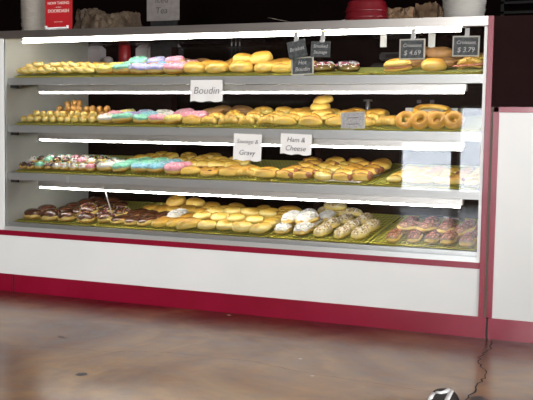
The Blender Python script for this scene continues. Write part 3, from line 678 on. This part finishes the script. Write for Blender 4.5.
def note(px, lines, label, rot=0):
    x0, y0, x1, y1 = px; a = at((x0+x1)/2, (y0+y1)/2, .003); w = (at(x1, y0, 0)-at(x0, y0, 0)).length; h = (at(x0, y0, 0)-at(x0, y1, 0)).length
    t = tag(empty('paper_note', a), label, 'paper note', 'handwritten paper notes on the glass')
    bm = bmesh.new(); n = 8
    def gp(i, j, o): return bm.verts.new((-w/2+w*i/n, -.0012+o-.006*(max(0, .5-j/n)**2)*(1+math.sin(i*1.3)), -h/2+h*j/n + (.003*math.sin(i*1.7) if j == 0 else 0)))
    G = [[[gp(i, j, o) for j in range(n+1)] for i in range(n+1)] for o in (0, .0008)]
    for i in range(n):
        for j in range(n):
            bm.faces.new((G[0][i][j], G[0][i+1][j], G[0][i+1][j+1], G[0][i][j+1])); bm.faces.new((G[1][i][j], G[1][i][j+1], G[1][i+1][j+1], G[1][i+1][j]))
    for i in range(n):
        for A_ in ((lambda q, o: G[o][q][0]), (lambda q, o: G[o][q][n]), (lambda q, o: G[o][0][q]), (lambda q, o: G[o][n][q])): bm.faces.new((A_(i, 0), A_(i+1, 0), A_(i+1, 1), A_(i, 1)))
    finish(bm, 'sheet', paper, t)
    m_ = len(lines)
    for i, (s, sz) in enumerate(lines):
        o = text(s, sz, ink, t, ext=.0002, shear=.2, bold=-.0003 if sz < .04 else -.0007); o.location = (0, -.0052 if i else -.0035, (m_/2-.5-i)*h*.42)
    t.rotation_euler = (0, rot, 0)
note((190,80,222,101.5), [('Boudin', .046)], 'white paper note reading Boudin taped below the top shelf', 0)
note((233,134,261,160.5), [('Sausage &', .026), ('Gravy', .032)], 'white paper note reading Sausage and Gravy taped at second shelf', .03)
note((280,134,311,154.5), [('Ham &', .030), ('Cheese', .032)], 'white paper note reading Ham and Cheese taped at second shelf', .03)

# ------------------------------------------------------------------ right-hand counter cabinet
RX = L+.0330; ZP = at(510, 112.6).z
cab = tag(empty('counter_cabinet', (RX+.6, .3, 0)), 'white fronted counter cabinet with crimson frame right of the display case', 'cabinet')
def kpart(o): o.parent = cab; o.matrix_parent_inverse = Matrix.Translation((-RX-.6, -.3, 0)); return o
CX = RX+1.5
kpart(box('base', RX+.008, CX, .0, D, 0, at(515,320.5).z, red_lam)); kpart(box('base_seam', RX, RX+.008, .004, D, 0, .08, rubber))
kpart(box('side_stile', RX, RX+.0225, -.003, .03, .088, ZC, red_lam, bev=.002)); kpart(box('top_rail', RX, CX, -.003, .03, ZP, ZC, red_lam, bev=.002))
kpart(box('front_panel', RX+.0225, CX, .002, .03, .084, ZP, white_lam)); kpart(box('carcass', RX+.01, CX, .03, D, .084, ZC-.002, white_in))
kpart(box('upper_board', RX, CX, .01, .04, ZC, at(510,15.3).z, maroon)); kpart(box('countertop', RX, CX, .04, D, ZC-.002, ZC+.006, wood_dark))

# ------------------------------------------------------------------ things standing on top of the case
def stack(name, label, cat, px, n, Y, M, group, r_scale=(1.0,1.0), ruffle=0, depth_r=None):
    x0, x1, ytop, ybot = px; a = at((x0+x1)/2, ybot, Y); R = (at(x1, 10, Y)-at(x0, 10, Y)).length/2; hh = max(.02, (at(x0, ytop, Y).z-HT)); st = hh/n
    base = None
    for i in range(n):
        rn = random.Random(i); bm = bmesh.new(); na = 40; rings = []
        k = r_scale[0]+(r_scale[1]-r_scale[0])*min(1, (i/(n-1))**.5)
        for (rr2, zz) in ((0, 0), (.72, 0), (.80, .004), (.93, st*.85), (1.0, st*.95), (.99, st*1.0), (.91, st*.95), (.78, .009), (0, .006)):
            rings.append([(R*k*rr2*(1+ruffle*math.sin(9*t_+i)*(rr2 > .85))*math.cos(t_), R*k*rr2*(1+ruffle*math.sin(9*t_+i)*(rr2 > .85))*math.sin(t_), zz) for t_ in [2*PI*j/na for j in range(na)]])
        V = [[bm.verts.new(p) for p in r] if q not in (0, 8) else [bm.verts.new((0, 0, r[0][2]))] for q, r in enumerate(rings)]
        for q in range(len(V)-1):
            A, B = V[q], V[q+1]
            for j in range(na):
                if len(A) == 1: bm.faces.new((A[0], B[j], B[(j+1)%na]))
                elif len(B) == 1: bm.faces.new((A[j], A[(j+1)%na], B[0]))
                else: bm.faces.new((A[j], A[(j+1)%na], B[(j+1)%na], B[j]))
        o = finish(bm, name, M, None, True); o.location = (a.x+rn.uniform(-.002,.002), Y+R+rn.uniform(-.002,.002), HT+st*i); o.rotation_euler = (0,0,rn.uniform(0,3))
        tag(o, label % ('lowest' if i == 0 else 'topmost' if i == n-1 else ORD[i]+' up'), cat, group)
stack('foam_plate', 'white foam plate in the tall left stack, %s', 'plate', (12,43.5,-4,30), 18, .10, foam, 'foam plates stacked at the left end of the case top', (.93,1.0))
stack('foam_bowl', 'white ruffled bowl in the right stack, %s', 'bowl', (437,482,-10,15), 16, .12, mat('bright_foam', (.78,.76,.72), .5, noise=30, col2=(.84,.82,.78)), 'white bowls stacked at the right end of the case top', (.86,1.02), .004)
# red card in a white holder
a = at(57.5, 30, .06); w = (at(70.5, 10, .06)-at(44, 10, .06)).length
t = tag(empty('table_sign', (a.x, .06, HT)), 'red printed card sign in white holder beside the foam plate stack', 'sign')
box('card', -w/2, w/2, .004, .010, .003, .175, red_card, t); boxes('holder', [(-w/2+.004, w/2-.018, -.004, .016, 0, .012), (-w/2+.004, -w/2+.012, -.004, .004, 0, .026), (w/2-.026, w/2-.018, -.004, .004, 0, .026), (-w/2+.012, w/2-.026, -.004, .0, .010, .018)], plastic_w, t)
for s_, z_, sz in (('NOW TAKING', .135, .019), ('- orders -', .116, .011), ('DOORDASH', .097, .022), ('scan to order', .045, .009)):
    o = text(s_, sz, mat('faded_white_print', (.75,.55,.5), .5), t, bold=.0004 if sz > .015 else 0); o.location = (0, .0035, z_)
# baskets, bags
def crumple(name, px, Y, dpt, M, label, cat, seed=0, hscale=1.0, rough=.12, group=None):
    x0, y0, x1, y1 = px; a = at(x0, y1, Y); b_ = at(x1, y0, Y); w, h = b_.x-a.x, max(.02, b_.z-HT)
    rn = random.Random(seed); bm = bmesh.new(); bmesh.ops.create_cube(bm, size=1); bmesh.ops.subdivide_edges(bm, edges=bm.edges, cuts=6, use_grid_fill=True)
    for v in bm.verts:
        z = v.co.z+.5; s_ = 1-.10*z
        v.co = Vector((w/2+v.co.x*w*s_, dpt/2+v.co.y*dpt*(1-.4*z), z*h))
        if z > .01: v.co += Vector((rn.uniform(-1,1)*w*rough*.25, rn.uniform(-1,1)*dpt*rough*.4, rn.uniform(-1,.3)*h*rough))
    o = finish(bm, name, M, None); o.location = (a.x, Y, HT)
    return tag(o, label, cat, group)
crumple('paper_bag', (72,7,92,28), .20, .16, kraft_d, 'dark brown paper bag beside the red card sign', 'bag', 1)
crumple('paper_bag', (90,12,112,28), .16, .14, mat('brown_kraft_bag', (.075,.05,.03), .8, noise=18, col2=(.11,.075,.045), bump=.4), 'brown folded bag between two dark bags on the case top', 'bag', 2)
crumple('paper_bag', (110,10,128,28), .22, .16, kraft_d, 'dark crumpled bag on the case top left of the pinned paper', 'bag', 3)
crumple('paper_bag', (384,6,412,20), .22, .18, kraft, 'brown paper bag right of the red basket stack', 'bag', 4, rough=.2)
crumple('paper_bag', (411,1,436,19), .34, .18, kraft, 'brown paper bag against the white bowl stack', 'bag', 5, rough=.2)
# folded white sheet of bakery paper
a = at(268, 23, .12); b_ = at(302, 17, .12)
bm = bmesh.new(); n = 14; g = []
for i in range(n+1):
    f = i/n; g.append([bm.verts.new((a.x+f*.20+.01*j_, .10+.05*j_, HT+.002+(.034*(1-f)**1.5+.003)*(1 if j_ > 0 else .9))) for j_ in range(4)])
for i in range(n):
    for j_ in range(3): bm.faces.new((g[i][j_], g[i+1][j_], g[i+1][j_+1], g[i][j_+1]))
bmesh.ops.solidify(bm, geom=bm.faces[:], thickness=.004)
tag(finish(bm, 'bakery_paper', foam, None, True), 'curled white bakery paper lying on the middle of the case top', 'paper')
# stack of red plastic food baskets, upside down
for i in range(3):
    a = at(361, 20, .12); R = .085; bm = bmesh.new(); na = 48; rings = []
    for rr2, zz in ((1.0, 0), (1.03, .004), (1.0, .008), (.93, .030), (.90, .044), (.86, .048), (0, .048)):
        rings.append([bm.verts.new((R*1.14*rr2*spow(math.cos(q), .85)*(1+.012*math.cos(24*q)*(.9 < rr2 < .99)), R*.8*rr2*spow(math.sin(q), .85), zz)) for q in [2*PI*j/na for j in range(na)]] if rr2 else [bm.verts.new((0,0,zz))])
    for A, B in zip(rings[:-1], rings[1:]):
        for j in range(na):
            if len(B) == 1: bm.faces.new((A[j], A[(j+1)%na], B[0]))
            else: bm.faces.new((A[j], A[(j+1)%na], B[(j+1)%na], B[j]))
    o = finish(bm, 'food_basket', red_pl, None, True); o.location = (a.x, .20, HT+.028*i); o.scale = (1-.02*i, 1-.02*i, 1)
    tag(o, 'dark red plastic food basket upside down, %s of the stack' % ['lowest', 'middle', 'topmost'][i], 'basket', 'red food baskets stacked on the case')
o = tube('utensil', [(at(340,19,.09).x-.06, .09, HT+.004), (at(340,19,.09).x-.02, .09, HT+.006), (at(340,19,.09).x+.02, .095, HT+.012)], .003, plastic_w); tag(o, 'thin white plastic knife leaning at the foot of red baskets', 'utensil')

# ------------------------------------------------------------------ behind the case
BY = 1.25
ZK = at(95, 62, BY).z-.012
bc = tag(empty('back_counter', (.5, BY+.3, 0)), 'dark wooden back counter behind the display case', 'counter')
def bpart(o): o.parent = bc; o.matrix_parent_inverse = Matrix.Translation((-.5, -BY-.3, 0)); return o
bpart(box('cabinet_body', -1.2, 3.6, BY, BY+.55, 0, 1.08, wood_dark)); bpart(box('worktop', -1.22, 3.62, BY-.03, BY+.56, 1.08, 1.11, wood_dark)); 
rs = tag(empty('riser_shelf', (-.1, BY+.2, 1.11)), 'dark low riser shelf under the white cartons', 'shelf')
def rpart(o): o.parent = rs; o.matrix_parent_inverse = Matrix.Translation((.1, -BY-.2, -1.11)); return o
rpart(box('shelf_board', -1.0, .75, BY+.0, BY+.42, ZK-.02, ZK, wood_dark))
for x in (-.98, .70): rpart(box('riser_foot', x, x+.03, BY+.02, BY+.40, 1.11, ZK-.02, wood_dark))
def carton(px, label):
    x0, y0, x1, y1 = px; a = at(x0, y1, BY+.05); b_ = at(x1, y0, BY+.05); w, h = b_.x-a.x, b_.z-ZK
    t = tag(empty('gable_carton', (a.x, BY+.05, ZK)), label, 'carton', 'white gable cartons behind the case')
    box('carton_body', 0, w, 0, w*.8, 0, h*.68, carton_m, t, bev=.001)
    bm = bmesh.new(); p = [(0,0,h*.68),(w,0,h*.68),(w,w*.8,h*.68),(0,w*.8,h*.68),(w*.28,w*.4,h*.93),(w*.72,w*.4,h*.93)]; v = [bm.verts.new(q) for q in p]
    for f_ in ((0,1,5,4),(1,2,5),(2,3,4,5),(3,0,4),(0,3,2,1)): bm.faces.new([v[k] for k in f_])
    finish(bm, 'gable_top', carton_m, t); box('top_fin', w*.26, w*.74, w*.39, w*.41, h*.92, h, carton_m, t)
for px, l in (((86,41,99,63), 'white gable carton alone, behind the glazed twists'), ((135,41,147,62), 'first white gable carton of the row behind sprinkled donuts'), ((147.5,41,158,62), 'second white gable carton of the row behind sprinkled donuts'), ((158.5,41,168,62), 'third white gable carton of the row behind sprinkled donuts'), ((168.5,42,179,62), 'last white gable carton of the row behind sprinkled donuts')): carton(px, l)
a = at(104, 62, BY+.02); q = blob('paper_cup', .035, .035, .05, carton_m, None, flat=.5); q.location = (a.x, BY+.06, ZK); tag(q, 'small rounded white cup behind the twists', 'cup')
a = at(120, 62, BY+.02); t = tag(empty('drink_can', (a.x, BY+.07, ZK)), 'red can behind the sprinkled donuts', 'can')
tube('can_body', [(0,0,.0),(0,0,.008),(0,0,.115),(0,0,.122)], [.034,.038,.038,.033], red_card, t, seg=20); tube('can_lid', [(0,0,.122),(0,0,.126)], [.033,.032], alu, t, seg=20)
# black scale / card terminal on the worktop
a = at(391, 75, BY+.1)
t = tag(empty('label_printer', (a.x, BY+.15, 1.11)), 'black counter scale with pole display behind the case', 'scale')
box('scale_base', -.13, .13, -.08, .12, 0, .10, black_pl, t, bev=.012); box('weighing_plate', -.11, .11, -.06, .10, .10, .112, rack_m, t, bev=.003)
za = at(391, 53, BY+.15).z-1.11
box('pole', -.015, .015, .10, .13, .08, za-.02, plastic_w, t); box('display', -.11, .10, .08, .13, za-.035, za+.012, black_pl, t, bev=.008); box('display_window', -.07, .06, .076, .081, za-.02, za, rack_m, t)
# pump bottle seen on the second level
a = at(393, 118, BY-.0)
t = tag(empty('pump_dispenser', (a.x, .72, zplane(S2,.60))), 'grey metal post with knob behind the second shelf kolaches', 'dispenser')
tube('stem', [(0,0,-.02),(0,0,.075),(0,0,.08),(0,0,.088)], [.013,.013,.009,.009], steel, t, seg=12); tube('cross_knob', [(-.022,0,.088),(.022,0,.088)], .006, steel, t, seg=8)
# pinned paper on the back wall above the case
a = at(161.5, 8, 1.20); w = (at(178, 10, 1.2)-at(145.5, 10, 1.2)).length
pst = tag(empty('menu_holder', (a.x, 1.22, ZK)), 'dark stand holding the grey paper sign above the case', 'sign stand')
box('stand_post', -.09, .09, 0, .02, 0, at(160,-6,1.2).z-ZK, black_pl, pst); box('stand_foot', -.08, .08, -.01, .09, 0, .012, black_pl, pst)
zb = at(160, 20.5, 1.2).z
t = tag(empty('paper_sign', (a.x, 1.214, zb)), 'grey handwritten paper sign pinned above the case, lower line Tea', 'paper sign')
box('sheet', -w/2, w/2, -.0015, .0015, 0, .20, paper_grey, t)
for s_, z_, sz in (('Tea', .060, .055), ('Iced', .125, .055)):
    o = text(s_, sz, mat('pale_grey_ink', (.10,.085,.08), .7), t, shear=.1); o.location = (-.01, -.0022, z_)
# dark wire rack far right
a = at(500, 12, 1.9); t = tag(empty('wire_rack_unit', (a.x, 1.9, 0)), 'dark metal wire rack above the maroon board at right', 'rack')
zz = 1.2
while zz < 2.0:
    boxes('rack_rail', [(0, .9, 0, .012, zz, zz+.014)], rack_m, t); zz += .058
boxes('rack_post', [(0, .02, 0, .02, 0, 2.05)], rack_m, t); boxes('rack_post', [(.88, .90, 0, .02, 0, 2.05)], rack_m, t)
# rods seen through the back, left of centre
for i, (x, y0, y1) in enumerate(((231,38,60),(235,38,62),(239,38,60))):
    a = at(x, y1, 1.28); b_ = at(x, y0-6, 1.28); o = tube('metal_rod', [(a.x, 1.28, 1.11), (a.x, 1.28, b_.z)], .004, chrome, seg=8)
    tag(o, ['leftmost', 'middle', 'rightmost'][i]+' of three upright metal rods behind the kolache buns', 'rod', 'upright metal rods')

# ------------------------------------------------------------------ sneaker at the bottom of the picture
p = atz(446, 407, 0)
sh = tag(empty('sneaker', (p.x, p.y, 0)), 'black sneaker with white toe band and stripe on the concrete floor', 'shoe')
blk = mat('black_shoe_leather', (.004,.003,.004), .6, spec=.15, noise=30, col2=(.010,.006,.006)); wht = mat('white_shoe_leather', (.80,.80,.80), .4, noise=30, col2=(.85,.85,.85))
def shoeP(s_, q, off=0):   # s_ 0 toe .. 1 heel, q 0..PI across
    e = math.sin(PI*min(.97, s_*.86+.03)); hw = .057*e**.42*(1-.16*math.sin(PI*s_)**3)+off
    top = .020+.062*min(1, (s_/.30))**.5 + .020*max(0, s_-.3)/.7 + off
    return Vector((hw*spow(math.cos(q), .8), -.285*s_+.0*off, .016+max(0, math.sin(q))**.75*(top-.016)))
N = 26; bm = bmesh.new(); rings = [[bm.verts.new(shoeP(i/N, PI*j/16)) for j in range(17)] for i in range(N+1)]
for A, B in zip(rings[:-1], rings[1:]):
    for j in range(16): bm.faces.new((A[j], A[j+1], B[j+1], B[j]))
bm.faces.new(rings[0]); bm.faces.new(rings[-1][::-1]); finish(bm, 'upper', blk, sh, True)
bm = bmesh.new(); P_ = [shoeP(i/N, 0, .004) for i in range(N+1)]; poly = [(v.x, v.y) for v in P_]+[(-v.x, v.y) for v in P_[::-1]]
lo_, hi_ = [bm.verts.new((x, y, 0)) for x, y in poly], [bm.verts.new((x, y, .020)) for x, y in poly]
bm.faces.new(lo_); bm.faces.new(hi_)
for i in range(len(poly)): bm.faces.new((lo_[i], lo_[(i+1)%len(poly)], hi_[(i+1)%len(poly)], hi_[i]))
finish(bm, 'sole', wht, sh)
sh.rotation_euler = (0, 0, .1)
bpy.context.view_layer.update()
from mathutils.bvhtree import BVHTree
upo = [c for c in sh.children if c.name.startswith('upper')][0]; mw = upo.matrix_world; bv = BVHTree.FromPolygons([mw @ v.co for v in upo.data.vertices], [tuple(p.vertices) for p in upo.data.polygons])
def on_shoe(x, y):
    d = (FW + RR*((x-266.5)/F) - UU*((y-200)/F)).normalized(); h_ = bv.ray_cast(CP, d)
    return mw.inverted() @ h_[0] if h_[0] else None
for px, rad in (([(430,400),(431,397),(433,394),(436,393),(440,393.5),(444,392.5),(448,390),(451,388)], .0075), ([(452,388),(451,391),(449,395),(447,399),(445,403),(443,408)], .007), ([(453,388),(457,391),(460,395),(461,399)], .003)):
    P_ = [q for q in (on_shoe(*c) for c in px) if q]
    if len(P_) > 2: tube('stripe', P_, rad, wht, sh, squash=.8)
    else: print('stripe missed', px)

a = at(67.5, 179.5, .025); tg2 = box('price_tag', a.x-.008, a.x+.008, .0235, .0255, a.z-.016, a.z+.016, plastic_w); tag(tg2, 'tiny white price tag clipped to the third shelf edge, left part', 'price tag')
for q, lb in (((428,31,434.5,48), 'blank grey strip hanging inside the top shelf, right of the 4.69 sign'), ((380,31,386,47), 'blank grey strip hanging inside the top shelf above the black scale')):
    a = at(q[0], q[1], .35); b_ = at(q[2], q[3], .35); tag(box('hanging_strip', a.x, b_.x, .35, .353, b_.z, HT-.008, plastic_w), lb, 'strip')
# white stick leaning on the chocolate donuts, tongs on the bottom shelf, parchment
a = at(103, 186, .06); b_ = at(111.5, 214, .10)
tag(tube('plastic_stick', [a, a.lerp(b_, .5), b_], .0028, plastic_w), 'thin white plastic stick leaning over the chocolate donuts', 'stick')
tg = tag(empty('tongs', (at(440, 212, .55).x, .55, zplane(SH['bottom'], .55)+.012)), 'black handled tongs lying at the back of the bottom shelf', 'tongs')
for s_ in (-1, 1): tube('tongs_arm', [(-.10, .0, .012), (-.03, .018*s_, .020), (.05, .022*s_, .020), (.11, .012*s_, .010)], [.010, .008, .007, .009], black_pl, tg, squash=.5)
tube('tongs_grip', [(.02, -.022, .022), (.09, -.016, .016)], .009, plastic_w, tg, squash=.5)
m3 = box('parchment_sheet', 0, .22, 0, .30, 0, .001, paper); m3.matrix_world = Matrix.Translation((.022+.464*3+.20, .075, zplane(S3, .075)+.0095)) @ Matrix.Rotation(TA, 4, 'X') @ Matrix.Rotation(-.12, 4, 'Z')
tag(m3, 'white parchment sheet under the sausage kolaches on the third shelf', 'parchment')

# ------------------------------------------------------------------ light and view
wd = bpy.data.worlds.new('daylight'); S.world = wd; wd.use_nodes = True; bg = wd.node_tree.nodes['Background']; bg.inputs[0].default_value = (.98,.99,1,1); bg.inputs[1].default_value = 18.5
S.view_settings.view_transform = 'Standard'; S.view_settings.look = 'None'; S.view_settings.gamma = 1; S.view_settings.use_curve_mapping = False
S.view_settings.exposure = 0.55
S.cycles.use_denoising = True; S.cycles.max_bounces = 8; S.cycles.transparent_max_bounces = 16; S.cycles.sample_clamp_indirect = 4
S.cycles.caustics_reflective = False; S.cycles.caustics_refractive = False
bpy.context.view_layer.update()
